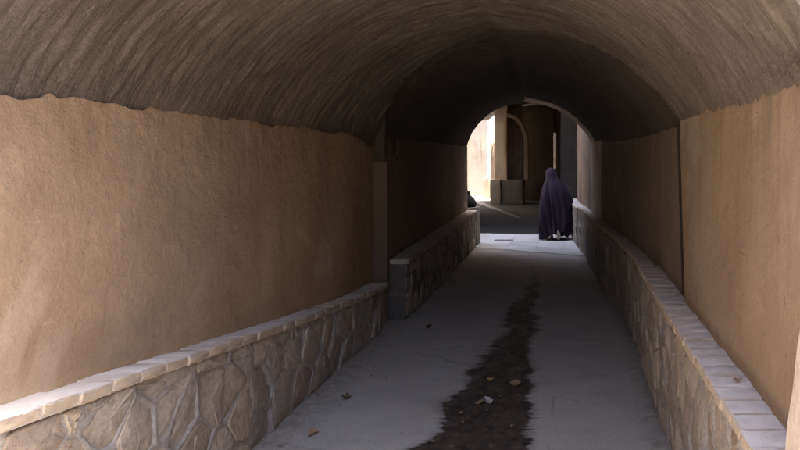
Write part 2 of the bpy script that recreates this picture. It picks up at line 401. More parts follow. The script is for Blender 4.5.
mouth_y = lambda x: MOUTH+.03*n1(x*6, 77, 4)+.12*np.exp(-((x-.665)/.02)**2)
v1 = obj('vault', vault_mesh('vault', mouth_y, lambda x: joint_y(x), XL1, XR1, lambda y: .82+0*y, lambda y: 1.92+0*y, 150, 330, .018, 3), M_VA)
tag(v1, 'near ridged brown mud vault roofing the front of the passage', 'vault', 'mud vaults of the passage')
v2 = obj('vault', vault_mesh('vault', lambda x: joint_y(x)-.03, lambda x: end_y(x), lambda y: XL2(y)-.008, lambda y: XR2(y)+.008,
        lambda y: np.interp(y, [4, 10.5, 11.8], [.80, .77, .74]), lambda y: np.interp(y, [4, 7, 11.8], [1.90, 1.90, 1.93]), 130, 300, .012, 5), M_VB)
tag(v2, 'far darker mud vault ending in the bright arched opening', 'vault', 'mud vaults of the passage')

ur = np.linspace(.45, 1, 60)[:, None]; vr = np.linspace(0, 1, 14)[None, :]
Yr = end_y(-1.95+ur*2.665)-.55+vr*.58
hw = (XR2(Yr)-XL2(Yr)+.016)/2; cxr = (XR2(Yr)+XL2(Yr))/2; rs = np.interp(Yr, [4, 10.5, 11.8], [.80, .77, .74]); Rr = (hw**2+rs**2)/(2*rs)
thr = (ur*2-1)*np.arcsin(np.clip(hw/Rr, -1, 1)); rr_ = Rr+.03-.052*np.clip((ur-.45)/.08, 0, 1)+.012*fbm(thr*6, Yr*6, 161, 3)+.03*np.exp(-((ur*2-1)/.05)**2)
P = np.stack([cxr+rr_*np.sin(thr), Yr, 1.925-(Rr-rs)+rr_*np.cos(thr)], -1)
def _rim_back(B):
    B = B.copy(); B[:, 2] += .05; return B
o = obj('lit_arch_rim', slab_mesh('lit_arch_rim', P, _rim_back, None, 50), M_PLP)  # pale plaster puts light from the gap onto the rim
tag(o, 'rim of the bright arch at the tunnel end, paled to carry gap light', 'arch')
# ------------------------------------------------------------------ plastered walls
def wall_mesh(name, ya, yb, xf, side, ztop, z0=-.05, dy=.03, dz=.03, thick=.42, seed=1, slant=0.0, slant2=0.0, und=.02, batter=0.0):
    """side -1: left wall facing +x, +1: right wall facing -x"""
    n = max(2, int((yb-ya)/dy)+1); y = np.linspace(ya, yb, n); top = ztop(y)
    m = int(2.0/dz)
    t = np.linspace(0, 1, m)[None, :]
    Z = z0+(top[:, None]-z0)*t
    f = (y[:, None]-ya)/(yb-ya)
    Y = y[:, None]+(Z-1.5)*(slant*(1-f)+slant2*f)
    x = xf(Y)+side*batter*(Z-1.0)
    d = und*fbm(Y*.9, Z*.9, seed, 3)+.009*fbm(Y*6, Z*6, seed+4, 4)
    X = x+side*d
    P = np.stack([X, Y, Z], -1)
    def back(B): B = B.copy(); B[:, 0] = B[:, 0].mean()*0+(xf(np.array([ya, yb])).mean()+side*thick); return B
    return slab_mesh(name, P, back, None, 45)
def ragged(base, amp, seed):
    return lambda y: base+amp*n1(y*2.3, seed, 5)+.3*amp*n1(y*17, seed+9, 3)
left_top = lambda y: np.interp(y, [1.7,2.1,2.2,2.35,2.6,2.75,3.2,3.8,4.6,5.6,6.5], [1.95,1.945,1.925,1.935,1.915,1.92,1.925,1.905,1.91,1.915,1.91])+.075*n1(y*4, 5, 5)+.045*n1(y*18, 6, 4)
XLw = lambda y: -1.95+np.clip((np.asarray(y)-5.6)/.8, 0, 1)*-.05
w = obj('plaster_wall', wall_mesh('plaster_wall', MOUTH-.02, 6.5, XLw, -1, left_top, seed=11, dy=.02, dz=.02), M_PL)
tag(w, 'long tan plastered wall above the descending stone ledge on the left', 'wall', 'plastered passage walls')
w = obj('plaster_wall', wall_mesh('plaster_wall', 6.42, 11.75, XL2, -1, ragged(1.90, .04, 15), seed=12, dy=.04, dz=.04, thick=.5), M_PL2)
tag(w, 'dark plastered wall beyond the pilaster leading to the bright opening', 'wall', 'plastered passage walls')
right_top = lambda y: np.interp(y, [1.7,1.9,2.4,3.0,3.5,4.1], [1.965,1.955,1.96,1.955,1.93,1.915])+.045*n1(y*4, 25, 5)+.03*n1(y*20, 26, 4)
w = obj('plaster_wall', wall_mesh('plaster_wall', MOUTH-.01, 3.90, lambda y: .715+0*y, 1, right_top, seed=13, dy=.02, dz=.02, slant2=.14), M_PLR)
tag(w, 'light tan plastered wall on the right in front of the dark crack', 'wall', 'plastered passage walls')
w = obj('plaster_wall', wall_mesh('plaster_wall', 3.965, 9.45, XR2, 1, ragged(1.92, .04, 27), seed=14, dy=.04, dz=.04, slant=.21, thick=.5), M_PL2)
tag(w, 'dim plastered wall on the right behind the dark crack', 'wall', 'plastered passage walls')
w = obj('plaster_wall', wall_mesh('plaster_wall', 9.20, 10.60, lambda y: XR2(y)-.012, 1, ragged(1.98, .03, 28), seed=16, dy=.03, dz=.03, thick=.5), M_PLP)  # paler than the rest of this wall: soft gap light put into the colour
tag(w, 'plastered wall end right of the bright arch, paled to carry gap light', 'wall', 'plastered passage walls')
# crack between the two right-hand walls
zc = np.linspace(.75, 1.96, 40); yc = 3.90+(zc-1.5)*.17
P = np.stack([np.stack([.727+.004*np.sin(zc*40)+0*zc, yc-.06, zc], -1), np.stack([.730+0*zc, yc+.20, zc], -1)], 0)
ck = obj('wall_crack', slab_mesh('wall_crack', P, lambda B: B+np.array([.2, 0, 0]), None), M_CRACK)  # near-black filler set shallow in the crack
tag(ck, 'dark vertical crack in the right wall running up to the vault', 'crack')

# pilaster where the left wall steps forward
zz_ = np.linspace(.3, 1.64, 40); xx_ = np.linspace(-2.03, -1.857, 10)
ZZ, XXp = np.meshgrid(zz_, xx_, indexing='ij')
P = np.stack([XXp, 6.395+.01*fbm(XXp*5, ZZ*5, 91, 3)+0*ZZ, ZZ], -1)
o = obj('shaft', slab_mesh('pilaster', P, lambda B: np.stack([B[:, 0], 6.62+0*B[:, 0], B[:, 2]], -1), None, 30), M_PL2)
pil = empty('pilaster', (0, 0, 0)); o.parent = pil
obj('spandrel', box_mesh('spandrel', (-2.5, 6.345, 1.645), (-1.868, 6.85, 2.7), .01, 1, .004, 3, 5), M_BR, pil)
tag(pil, 'narrow tan plaster pilaster at the end of the left ledge', 'pilaster')

# battered buttress at the right of the tunnel mouth
nz = 60; z = np.linspace(-.02, 1.75, nz); y = np.linspace(1.15, 1.62, 24)
ZZ, Yb = np.meshgrid(z, y, indexing='ij')
Xb = np.interp(ZZ, [0, .93, 1.2, 1.6, 3.3], [.50, .572, .604, .66, .76])+.015*fbm(ZZ*7, Yb*7, 61, 4)-.008
o = obj('buttress', slab_mesh('buttress', np.stack([Xb, Yb, ZZ], -1), lambda B: np.stack([1.1+0*B[:, 0], B[:, 1], B[:, 2]], -1)), M_PLP)
tag(o, 'pale rough buttress sliver at the right edge beside the ledge', 'buttress')

# ------------------------------------------------------------------ stone dados with brick copings
def clip_poly(poly, nx_, ny_, c):
    out = []
    for i in range(len(poly)):
        p = poly[i]; q = poly[(i+1) % len(poly)]
        dp = p[0]*nx_+p[1]*ny_-c; dq = q[0]*nx_+q[1]*ny_-c
        if dp <= 0: out.append(p)
        if (dp < 0 < dq) or (dq < 0 < dp):
            k = dp/(dp-dq); out.append((p[0]+(q[0]-p[0])*k, p[1]+(q[1]-p[1])*k))
    return out
def make_dado(label, pts, side, topf, cop, back_x, cell=.20, res=.011, brick=.165, cop_over=.03, cop_h=.044, mat_st=M_ST, seed=1, cap_start=False, cop_extra=.0, dep=.185, width=None, mat_mo=None):
    """pts: plan points (x, y) of the face at the floor, near to far; side -1 left (faces +x), +1 right (faces -x)
       topf(y): underside height of the coping; cop: list of plan (y) range"""
    root = empty('stone_dado', (pts[0][0], pts[0][1], 0)); tag(root, label, 'stone wall', 'stone dados along the passage')
    inv = Matrix.Translation(root.location).inverted()
    px = np.array([p[0] for p in pts]); py = np.array([p[1] for p in pts])
    sl = np.concatenate([[0], np.cumsum(np.hypot(np.diff(px), np.diff(py)))]); L = sl[-1]
    def plan(s): return np.interp(s, sl, px), np.interp(s, sl, py)
    def nrm(s):
        x0, y0 = plan(np.clip(s-.05, 0, L)); x1, y1 = plan(np.clip(s+.05, 0, L))
        dx, dy = x1-x0, y1-y0; l = np.hypot(dx, dy)+1e-9
        return (dy/l, -dx/l) if side < 0 else (-dy/l, dx/l)
    def pt(s, z, off):
        x, y = plan(s); a, b = nrm(s); return np.stack(np.broadcast_arrays(x+a*off, y+b*off, z), -1)-np.array(root.location)
    ymap = lambda s: plan(s)[1]
    top0 = float(topf(ymap(np.array(0.)))); top1 = float(topf(ymap(np.array(L)))); H = max(top0, top1)
    r = random.Random(seed)
    # seeds: jittered brick-like lattice, cells a little taller than wide
    seeds = []; cw = cell; chh = cell*1.25; j = 0
    zrow = chh*.35
    while zrow < H+chh*.3:
        i = 0; s = (-.5 if j % 2 else 0)*cw
        while s < L+cw*.5:
            seeds.append((s+r.uniform(-.46, .46)*cw, zrow+r.uniform(-.46, .46)*chh)); s += cw*r.choice([.62, .8, 1.0, 1.35])
        zrow += chh*.92; j += 1
    SD = np.array(seeds)
    # mortar bed: proud ribs round each stone
    ns = max(8, int(L/res)); nzv = max(8, int(H/res))
    s = np.linspace(0, L, ns)[:, None]; t = np.linspace(0, 1, nzv)[None, :]
    tops = topf(ymap(s)); Z = -.03+(tops+.03)*t
    Sg = np.broadcast_to(s, Z.shape)
    wS = Sg+.022*fbm(Sg*9, Z*9, seed, 3); wZ = Z+.022*fbm(Sg*9+40, Z*9, seed+1, 3)
    d1 = np.full(Z.shape, 9.); d2 = np.full(Z.shape, 9.)
    for (a, b) in seeds:
        d = np.hypot(wS-a, wZ-b); nd = d < d1
        d2 = np.where(nd, d1, np.minimum(d2, d)); d1 = np.where(nd, d, d1)
    e = (d2-d1)/2
    wid = .003+.012*np.clip(fbm(Sg*5, Z*5, seed+6, 3)+.5, 0, 1)
    rib = np.clip((wid+.012-e)/.012, 0, 1); rib = rib*rib*(3-2*rib)
    groove = np.exp(-((e-wid*.55)/.004)**2)*.004
    off = -.012+rib*(.015+.020*fbm(Sg*5, Z*5, seed+8, 3))+groove*rib+.008*fbm(Sg*25, Z*25, seed+3, 3)
    P = pt(Sg, Z, off)
    bx_ = back_x
    me = slab_mesh('mortar', P, lambda B: B*np.array([0, 1, 1])+np.array([bx_-root.location.x, 0, 0]), None, 70)
    obj('mortar', me, mat_mo or M_MO, root)
    # stones
    for i, (a, b) in enumerate(seeds):
        poly = [(a-.5, b-.5), (a+.5, b-.5), (a+.5, b+.5), (a-.5, b+.5)]
        for k, (c, d_) in enumerate(seeds):
            if k == i or abs(c-a) > 1 or abs(d_-b) > 1: continue
            nx_, ny_ = c-a, d_-b; l = math.hypot(nx_, ny_)
            poly = clip_poly(poly, nx_/l, ny_/l, ((a+c)/2*nx_+(b+d_)/2*ny_)/l)
            if len(poly) < 3: break
        if len(poly) < 3: continue
        poly = clip_poly(poly, -1, 0, -.012); poly = clip_poly(poly, 1, 0, L-.012) if len(poly) > 2 else []
        poly = clip_poly(poly, 0, -1, -.015) if len(poly) > 2 else []
        if len(poly) > 2:
            g = (top1-top0)/L; l = math.hypot(g, 1)
            poly = clip_poly(poly, -g/l, 1/l, (top0-.016)/l)
        if len(poly) < 3: continue
        # resample outline: midpoints with jitter, corners cut
        pp = []
        for q in range(len(poly)):
            p0 = poly[q]; p1 = poly[(q+1) % len(poly)]
            el = math.hypot(p1[0]-p0[0], p1[1]-p0[1])
            if el < .012: continue
            for f in ((.07, .36, .66, .93) if el > .09 else (.15, .85)):
                pp.append((p0[0]+(p1[0]-p0[0])*f+r.uniform(-.004, .004), p0[1]+(p1[1]-p0[1])*f+r.uniform(-.004, .004)))
        if len(pp) < 4: continue
        cx_ = sum(p[0] for p in pp)/len(pp); cz_ = sum(p[1] for p in pp)/len(pp)
        area = abs(sum(pp[q][0]*pp[(q+1) % len(pp)][1]-pp[(q+1) % len(pp)][0]*pp[q][1] for q in range(len(pp))))/2
        if area < .0016: continue
        rad = math.sqrt(area/math.pi); n = len(pp); V = []
        tilt_s = r.uniform(-.13, .13); tilt_z = r.uniform(-.10, .10); h0 = r.uniform(-.006, .012)
        for sc, o_, jit in (((rad-.002)/rad, -.02, 0), ((rad-.005)/rad, h0-.003, .002), ((rad-.013)/rad, h0+.002, .003), (.55, h0+.003, .006)):
            sc = max(sc, .3)
            for p in pp:
                ds, dz = (p[0]-cx_)*sc, (p[1]-cz_)*sc
                oo = o_+(tilt_s*ds+tilt_z*dz if o_ > -.015 else 0)+r.uniform(-jit, jit)
                V.append((cx_+ds, cz_+dz, oo))
        V.append((cx_, cz_, h0+.007+r.uniform(-.004, .005)))
        A = np.array(V); W = pt(A[:, 0], A[:, 1], A[:, 2])
        F = []
        for lay in range(3):
            for q in range(n):
                q2 = (q+1) % n; F.append((lay*n+q, lay*n+q2, (lay+1)*n+q2, (lay+1)*n+q))
        for q in range(n): F.append((3*n+q, 3*n+(q+1) % n, 4*n))
        F.append(tuple(range(n-1, -1, -1)))
        obj('stone', mesh_from('stone', W, F, True, 32), mat_st, root)
    # coping bricks and their mortar bed
    meshes = []
    for k in range(5):
        ln = brick-.006
        meshes.append(box_mesh('coping_brick', (0, -ln/2, 0), (dep, ln/2, cop_h), .009, 2, .0042, 1, seed*10+k))
        meshes[-1].materials.append(M_CP)
    bed_l = []
    sc_ = 0.0; k = 0
    while sc_+brick*.5 < L+.02:
        sm = sc_+brick/2; x, y = plan(np.array(min(sm, L))); a, b = nrm(np.array(min(sm, L)))
        y2 = float(y); tz = float(topf(np.array(y2)))+cop_extra
        o = bpy.data.objects.new('coping_brick', meshes[r.randrange(5)]); link(o, root)
        slope = (float(topf(np.array(y2+.1)))-float(topf(np.array(y2-.1))))/.2
        ang = math.atan2(-float(b), -float(a)) if True else 0          # local +x points into the wall
        o.location = Vector((float(x)+float(a)*cop_over+r.uniform(-.004, .004), y2+float(b)*cop_over, tz+r.uniform(-.003, .004)))-root.location
        pitch = math.atan(slope)*(1 if math.cos(ang) > 0 else -1)
        o.rotation_euler = (pitch+r.uniform(-.012, .012), r.uniform(-.01, .01), ang+r.uniform(-.015, .015))
        sc_ += brick; k += 1
    s2 = np.linspace(0, L, max(6, int(L/.05)))[:, None]; o2 = np.array([cop_over-.008, -dep+.05])[None, :]
    tb = topf(ymap(s2))+cop_extra
    P = pt(np.broadcast_to(s2, (len(s2), 2)), np.broadcast_to(tb+cop_h-.006, (len(s2), 2)), np.broadcast_to(o2, (len(s2), 2)))
    def bk(B): B = B.copy(); B[:, 2] -= cop_h-.003; return B
    obj('coping_mortar', slab_mesh('coping_mortar', P, bk, None, 40), M_CPM, root)
    return root
M_MD = mat_plain('dark_mortar', (.16,.145,.13), (.11,.10,.09), 14)
M_CPM = mat_plain('pale_lime_mortar', (.55,.50,.45), (.44,.40,.36), 30)

lt = lambda y: np.interp(y, [1.6, 1.97, 2.74, 3.1, 4.0, 5.28, 6.12, 6.5], [.86, .822, .737, .695, .59, .455, .405, .385])
make_dado('stone dado with descending brick ledge along the near left wall', [(-1.83, 1.80), (-1.83, 4.0), (-1.83, 6.22)], -1, lt, None, -2.1, seed=3, cell=.215, dep=.175)
make_dado('dark stone dado projecting beyond the pilaster on the left', [(-1.685, 6.49), (-1.70, 9.0), (-1.74, 11.72)], -1, lambda y: np.interp(y, [6.4, 11.8], [.585, .655]), None, -2.05, seed=5, res=.022, cell=.22, brick=.24, dep=.24, cop_over=.025, mat_mo=M_MD)
make_dado('stone dado with pale brick ledge along the near right wall', [(.585, 1.64), (.59, 3.4), (.60, 5.05)], 1, lambda y: .772+0*y, None, .95, seed=7, cell=.19, brick=.125, cop_over=.03, dep=.185)
make_dado('shadowed curving stone dado along the far right wall', [(.625, 5.12), (.625, 5.8), (.565, 7.1), (.44, 8.4), (.335, 9.6), (.30, 10.5), (.185, 11.65)], 1, lambda y: .735+0*y, None, .95, seed=9, res=.022, cell=.22, brick=.16, cop_over=.02, dep=.19)
make_dado('short pale stone dado standing behind the walking figure', [(.17, 11.75), (.10, 12.7), (.02, 14.3)], 1, lambda y: .70+0*y, None, .85, seed=13, res=.022, cell=.22, brick=.16, cop_over=.02, dep=.19, mat_st=M_STG)

# ------------------------------------------------------------------ beyond the arch
def plaster_block(name, label, cat, lo, hi, mat, face='-y', group=None, seed=1, res=.06, parent=None):
    """solid wall with an uneven visible face"""
    if face == '-y':
        a = np.linspace(lo[0], hi[0], max(3, int((hi[0]-lo[0])/res))); b = np.linspace(lo[2], hi[2], max(3, int((hi[2]-lo[2])/res)))
        A, Bz = np.meshgrid(a, b, indexing='ij')
        P = np.stack([A, lo[1]+.03*fbm(A, Bz, seed, 4), Bz], -1); back = lambda B: np.stack([B[:, 0], hi[1]+0*B[:, 0], B[:, 2]], -1)
    else:
        x = lo[0] if face == '-x' else hi[0]; xb = hi[0] if face == '-x' else lo[0]
        a = np.linspace(lo[1], hi[1], max(3, int((hi[1]-lo[1])/res))); b = np.linspace(lo[2], hi[2], max(3, int((hi[2]-lo[2])/res)))
        A, Bz = np.meshgrid(a, b, indexing='ij')
        P = np.stack([x+.03*fbm(A, Bz, seed, 4), A, Bz], -1); back = lambda B: np.stack([xb+0*B[:, 0], B[:, 1], B[:, 2]], -1)
    o = obj(name, slab_mesh(name, P, back, None, 40), mat, parent)
    if label: tag(o, label, cat, group)
    return o
# right wall of the open gap, follows the bend; unseen top raised to keep sun out
y = np.linspace(10.2, 16.0, 74); z = np.linspace(-.05, 7.0, 90); Yg, Zg = np.meshgrid(y, z, indexing='ij')
P = np.stack([XR2(Yg)+.012+np.clip((10.62-Yg)/.05, 0, 1)*.02+.03*fbm(Yg, Zg, 71, 4), Yg, Zg], -1)
o = obj('plaster_wall', slab_mesh('plaster_wall', P, lambda B: np.stack([1.3+0*B[:, 0], B[:, 1], B[:, 2]], -1)), M_PL2)
tag(o, 'plastered wall right of the walking figure in the open gap', 'wall', 'walls beyond the arch')
plaster_block('plaster_wall', 'tall dim wall end just right of the walking figure', 'wall', (-.19, 16.05, -.05), (1.3, 16.8, 5.2), M_SHD, group='walls beyond the arch', seed=72)
# far covered hall: back wall with a slit cut for a lit sliver, roof, side wall
bw = empty('hall_wall', (-.7, 24, 0)); tag(bw, 'dark back wall of the covered hall with a narrow lit slit', 'wall', 'walls beyond the arch')
def child_block(name, lo, hi, mat, seed, parent, face='-y'):
    o = plaster_block(name, None, None, lo, hi, mat, face, seed=seed, parent=None); o.parent = parent
    o.matrix_parent_inverse = Matrix.Translation(parent.location).inverted(); return o
child_block('wall_panel', (-1.75, 24, -.05), (-.57, 24.5, 4.0), M_SHD, 81, bw)
child_block('wall_panel', (-.46, 24.01, -.05), (1.4, 24.5, 4.0), M_SHD, 82, bw)
child_block('wall_panel', (-.57, 24.02, -.05), (-.46, 24.5, 1.25), M_SHD, 83, bw)
child_block('wall_panel', (-.57, 24.03, 2.65), (-.46, 24.5, 4.0), M_SHD, 84, bw)
plaster_block('plaster_wall', 'side wall of the covered hall on the right', 'wall', (.1, 16.85, -.05), (.6, 23.98, 5.2), M_PL2, '-x', 'walls beyond the arch', 85, .1)
nx_, ny_ = 40, 60
Xh, Yh = np.meshgrid(np.linspace(-3.4, 1.4, nx_), np.linspace(13.65, 24.6, ny_), indexing='ij')
Zh = 3.15+.55*np.sqrt(np.clip(1-((Xh+.75)/2.3)**2, 0, 1))+.02*fbm(Xh*2, Yh*2, 88, 3)
o = obj('hall_roof', slab_mesh('hall_roof', np.stack([Xh, Yh, Zh], -1), lambda B: np.stack([B[:, 0], B[:, 1], 4.2+0*B[:, 0]], -1)), M_VB)
tag(o, 'dark vaulted roof of the covered hall behind the arch', 'roof')
plaster_block('added_upper_storey', 'added unseen upper storey over the covered hall, narrowing the skylight', 'upper storey', (-2.6, 13.7, 4.25), (1.4, 20, 10.5), M_PL2, seed=120, res=.2)  # unseen mass added to narrow the skylight in the gap
plaster_block('added_upper_storey', 'added unseen upper storey over the far end of the tunnel, cutting skylight', 'upper storey', (-2.3, 8.6, 3.5), (1.0, 10.5, 3.9), M_PL2, seed=121, res=.2)  # unseen mass added to cut skylight into the tunnel end
plaster_block('plaster_wall', 'added wall behind the narrow slit, keeping it dim', 'wall', (-1.2, 25.6, -.05), (.2, 26, 5), M_BR, group='walls beyond the arch', seed=122, res=.1)  # added so that no bright court shows through the slit
yw = np.linspace(11.6, 20.4, 80); zw = np.linspace(0, 1, 40); Yg, Zg = np.meshgrid(yw, zw, indexing='ij'); Zg = -.05+Zg*np.interp(Yg, [13.7, 14.1], [1.0, 3.75])
P = np.stack([-2.36-np.clip(Yg-13.8, -1, 99)*.166+.03*fbm(Yg, Zg, 73, 4), Yg, Zg], -1)
o = obj('plaster_wall', slab_mesh('plaster_wall', P, lambda B: B+np.array([-.5, 0, 0])), M_PL2)  # just out of view, added to keep court light off the hall
tag(o, 'unseen left side wall of the covered hall, added to block court light', 'wall', 'walls beyond the arch')
# pier with stone base and half arch
pier = empty('pier', (-2.3, 22.2, 0)); tag(pier, 'pale square pier on a stone block base seen through the arch', 'pier')
def pch(name, lo, hi, mat, bev=.02, seed=0, cuts=3, jit=.008, rot=None):
    me = box_mesh(name, [lo[i]-pier.location[i] for i in range(3)], [hi[i]-pier.location[i] for i in range(3)], bev, 2, jit, cuts, seed)
    return obj(name, me, mat, pier)
pch('shaft', (-2.66, 22.35, .88), (-2.20, 23.4, 3.6), M_PLP, seed=1)
pch('stone_base', (-2.78, 22.15, -.05), (-2.40, 23.5, .90), M_STG, .03, 2)
pch('stone_base', (-2.395, 22.2, -.05), (-1.62, 23.5, .88), mat_stone('shaded_base_stone', (.12,.105,.09), (.075,.065,.056)), .03, 3)  # shaded half of the base put into a darker stone
pch('recess_panel', (-2.195, 22.75, .885), (-1.66, 23.4, 3.6), M_PL2, seed=4)
# half-arch rib from the top of the shaft down to its own small jamb
n = 26; V = []; F = []
for i in range(n):
    t = i/(n-1)
    if t < .62:
        a = t/.62*math.pi/2; cx_ = -2.20+.66*math.sin(a); cz_ = 1.95+1.22*math.cos(a)**.85 if a < math.pi/2-1e-6 else 1.95
        nx2, nz2 = math.sin(a), math.cos(a)
    else:
        cx_ = -1.54; cz_ = 1.95-(t-.62)/.38*1.06; nx2, nz2 = 1, 0
    for (o_, yy) in ((-.035, 22.30), (.10, 22.30), (.10, 23.35), (-.035, 23.35)):
        V.append((cx_+nx2*o_-pier.location.x, yy-pier.location.y, cz_+nz2*o_))
for i in range(n-1):
    for k in range(4): F.append((i*4+k, i*4+(k+1) % 4, (i+1)*4+(k+1) % 4, (i+1)*4+k))
F += [(0, 1, 2, 3), tuple((n-1)*4+k for k in (3, 2, 1, 0))]
obj('arch_rib', mesh_from('arch_rib', V, F, True, 40), M_PL2, pier)
# further pier, sunlit walls of the court
p2 = empty('pier', (-3.25, 25.6, 0)); tag(p2, 'brown slender pier with block base against the bright court', 'pier')
obj('shaft', box_mesh('shaft', (.06, .05, .8), (.22, .7, 2.3), .02, 2, .008, 3, 11), M_PL2, p2)
obj('stone_base', box_mesh('stone_base', (-.24, 0, -.05), (.06, .8, .82), .03, 2, .012, 3, 12), M_ST, p2)
plaster_block('plaster_wall', 'peach sunlit wall of the open court at far left', 'wall', (-5.38, 28, -.05), (-3.62, 28.6, 7.5), M_CT, group='walls beyond the arch', seed=95, res=.15)
plaster_block('plaster_wall', 'bright white strip of wall beside the far pier', 'wall', (-3.62, 30.5, -.05), (2, 31, 7.5), M_WH, group='walls beyond the arch', seed=96, res=.15)
plaster_block('plaster_wall', 'unseen outer court wall facing the hall, sized to shape the light', 'wall', (-6.0, 9.0, -.05), (-5.4, 28.6, 5.8), M_CT, '+x', 'walls beyond the arch', 97, .2)  # unseen wall, extent and height set to shape light in the gap

# street outside the mouth, where the camera stands; unseen walls sized and toned to shape light
plaster_block('unseen_street_wall', 'unseen dark street wall on the left, sized and toned to shape light', 'wall', (-3.7, -9, -.05), (-3.1, 1.60, 4.8), M_BR, '+x', 'unseen street walls', 101, .12)
plaster_block('unseen_street_wall', 'unseen tall street wall behind the viewpoint on the right, sized to limit sun', 'wall', (1.25, -9, -.05), (1.9, .70, 3.6), M_PL, '-x', 'unseen street walls', 102, .12)
plaster_block('unseen_street_wall', 'unseen low street wall outside the mouth on the right, sized to admit sun', 'wall', (1.25, .71, -.05), (1.9, 1.13, 1.3), M_PL, '-x', 'unseen street walls', 104, .12)

# unseen lane cover added behind the camera to shape light at the mouth
Xh, Yh = np.meshgrid(np.linspace(-3.2, 1.5, 30), np.linspace(-9, -2.6, 30), indexing='ij')
Zh = 2.6+.5*np.sqrt(np.clip(1-((Xh+.6)/2.2)**2, 0, 1))+.02*fbm(Xh*2, Yh*2, 89, 3)
o = obj('unseen_lane_roof', slab_mesh('unseen_lane_roof', np.stack([Xh, Yh, Zh], -1), lambda B: np.stack([B[:, 0], B[:, 1], 3.55+0*B[:, 0]], -1)), M_VA)
tag(o, 'unseen mud roof added behind the viewpoint to shape light at the mouth', 'roof')
plaster_block('unseen_street_wall', 'unseen end wall closing the lane behind the viewpoint', 'wall', (-3, -9.6, -.05), (1.8, -9.05, 3.6), M_PL, group='unseen street walls', seed=103, res=.2)

# knotted dark sack on the end of the left dado
sack = empty('sack', (-1.86, 11.98, 0)); tag(sack, 'small black knotted sack perched by the bright opening on the left', 'sack')
V = []; F = []; nr = 14; prof = [(.0,.0),(.13,.0),(.17,.05),(.165,.12),(.135,.19),(.085,.25),(.045,.28),(.035,.30),(.05,.325),(.055,.35),(.03,.375),(0,.38)]
for (r_, z_) in prof:
    for k in range(nr):
        a = 2*math.pi*k/nr; rr = r_*(1+.10*math.sin(5*a+z_*9))
        V.append((rr*math.cos(a)*.9-z_*.15, rr*math.sin(a), z_+.73))
for i in range(len(prof)-1):
    for k in range(nr): F.append((i*nr+k, i*nr+(k+1) % nr, (i+1)*nr+(k+1) % nr, (i+1)*nr+k))
bag = obj('bag', mesh_from('bag', V, F, True, 60), M_SACK, sack); bag.scale = (.8, .8, .86); bag.location = (-.02, 0, .10)
plinth = obj('end_block', box_mesh('end_block', (-2.05, 11.80, -.02), (-1.73, 12.25, .735), .02, 2, .006, 3, 41), M_STG)
tag(plinth, 'pale stone block at the end of the left dado', 'stone block')

# ------------------------------------------------------------------ the walking person
PX, PY = -.246, 12.74
person = empty('person', (PX, PY, 0)); tag(person, 'stooped person in a dark purple full-length cloak walking away', 'person')
bm_v = {'pelvis': (.02,0,.74,.12), 'belly': (.01,.03,.90,.12), 'chest': (-.02,.08,1.06,.13), 'neck': (-.07,.12,1.20,.055), 'head1': (-.10,.14,1.29,.075), 'head2': (-.11,.15,1.38,.082), 'crown': (-.11,.14,1.43,.05),
        'shL': (-.15,.07,1.12,.06), 'elL': (-.20,.14,.90,.045), 'haL': (-.10,.24,.88,.032), 'shR': (.12,.06,1.11,.06), 'elR': (.19,.12,.88,.045), 'haR': (.08,.24,.86,.032),
        'hipL': (-.06,.0,.68,.085), 'knL': (-.08,.07,.40,.06), 'anL': (-.09,.02,.09,.04), 'hipR': (.09,0,.68,.085), 'knR': (.08,.02,.39,.06), 'anR': (.055,-.15,.20,.04)}
ks = list(bm_v); ei = lambda a, b: (ks.index(a), ks.index(b))
E = [ei(*p) for p in (('pelvis','belly'),('belly','chest'),('chest','neck'),('neck','head1'),('head1','head2'),('head2','crown'),('chest','shL'),('shL','elL'),('elL','haL'),('chest','shR'),('shR','elR'),('elR','haR'),('pelvis','hipL'),('hipL','knL'),('knL','anL'),('pelvis','hipR'),('hipR','knR'),('knR','anR'))]
me = bpy.data.meshes.new('body'); me.from_pydata([bm_v[k][:3] for k in ks], E, []); me.update()
body = obj('body', me, M_SK, person)
sm = body.modifiers.new('skin', 'SKIN'); body.modifiers.new('sub', 'SUBSURF').levels = 1
sl_ = me.skin_vertices[0].data if me.skin_vertices else None
if sl_ is None:
    bmx = bmesh.new(); bmx.from_mesh(me); bmx.verts.layers.skin.verify(); bmx.to_mesh(me); bmx.free(); sl_ = me.skin_vertices[0].data
for i, k in enumerate(ks): sl_[i].radius = (bm_v[k][3],)*2; sl_[i].use_root = (k == 'pelvis')
# cloak: rings from crown to hem, with pleats that deepen downward
prof = [(1.478,-.115,.13,.012,.012),(1.468,-.112,.13,.055,.06),(1.44,-.107,.125,.088,.098),(1.38,-.102,.12,.112,.125),(1.31,-.094,.105,.120,.128),(1.25,-.085,.09,.132,.128),(1.205,-.062,.08,.172,.135),(1.15,-.048,.065,.218,.15),
        (1.07,-.036,.05,.258,.172),(.95,-.02,.03,.290,.195),(.80,-.006,.015,.305,.21),(.60,.0,.005,.310,.225),(.40,.002,0,.312,.24),(.25,.002,-.005,.312,.25),(.13,.0,-.008,.312,.262),(.075,.0,-.01,.316,.268)]
zs = np.array([p[0] for p in prof]); zf = np.concatenate([[1.478], np.linspace(1.472, 1.2, 16), np.linspace(1.18, .075, 44)])
pr = [np.interp(-zf, -zs, np.array([p[k] for p in prof])) for k in range(1, 5)]
na = 120; a = np.linspace(0, 2*np.pi, na, endpoint=False)[None, :]
Zc = zf[:, None]; dn = np.clip((1.28-Zc)/1.1, 0, 1)
wob = .9*fbm(np.cos(a)*1.6+Zc*1.1, np.sin(a)*1.6+3, 201, 3)
mod = np.clip(.35+1.6*(fbm(np.cos(a)*1.3+7, np.sin(a)*1.3+Zc*.7, 207, 2)+.25), .1, 1.3)
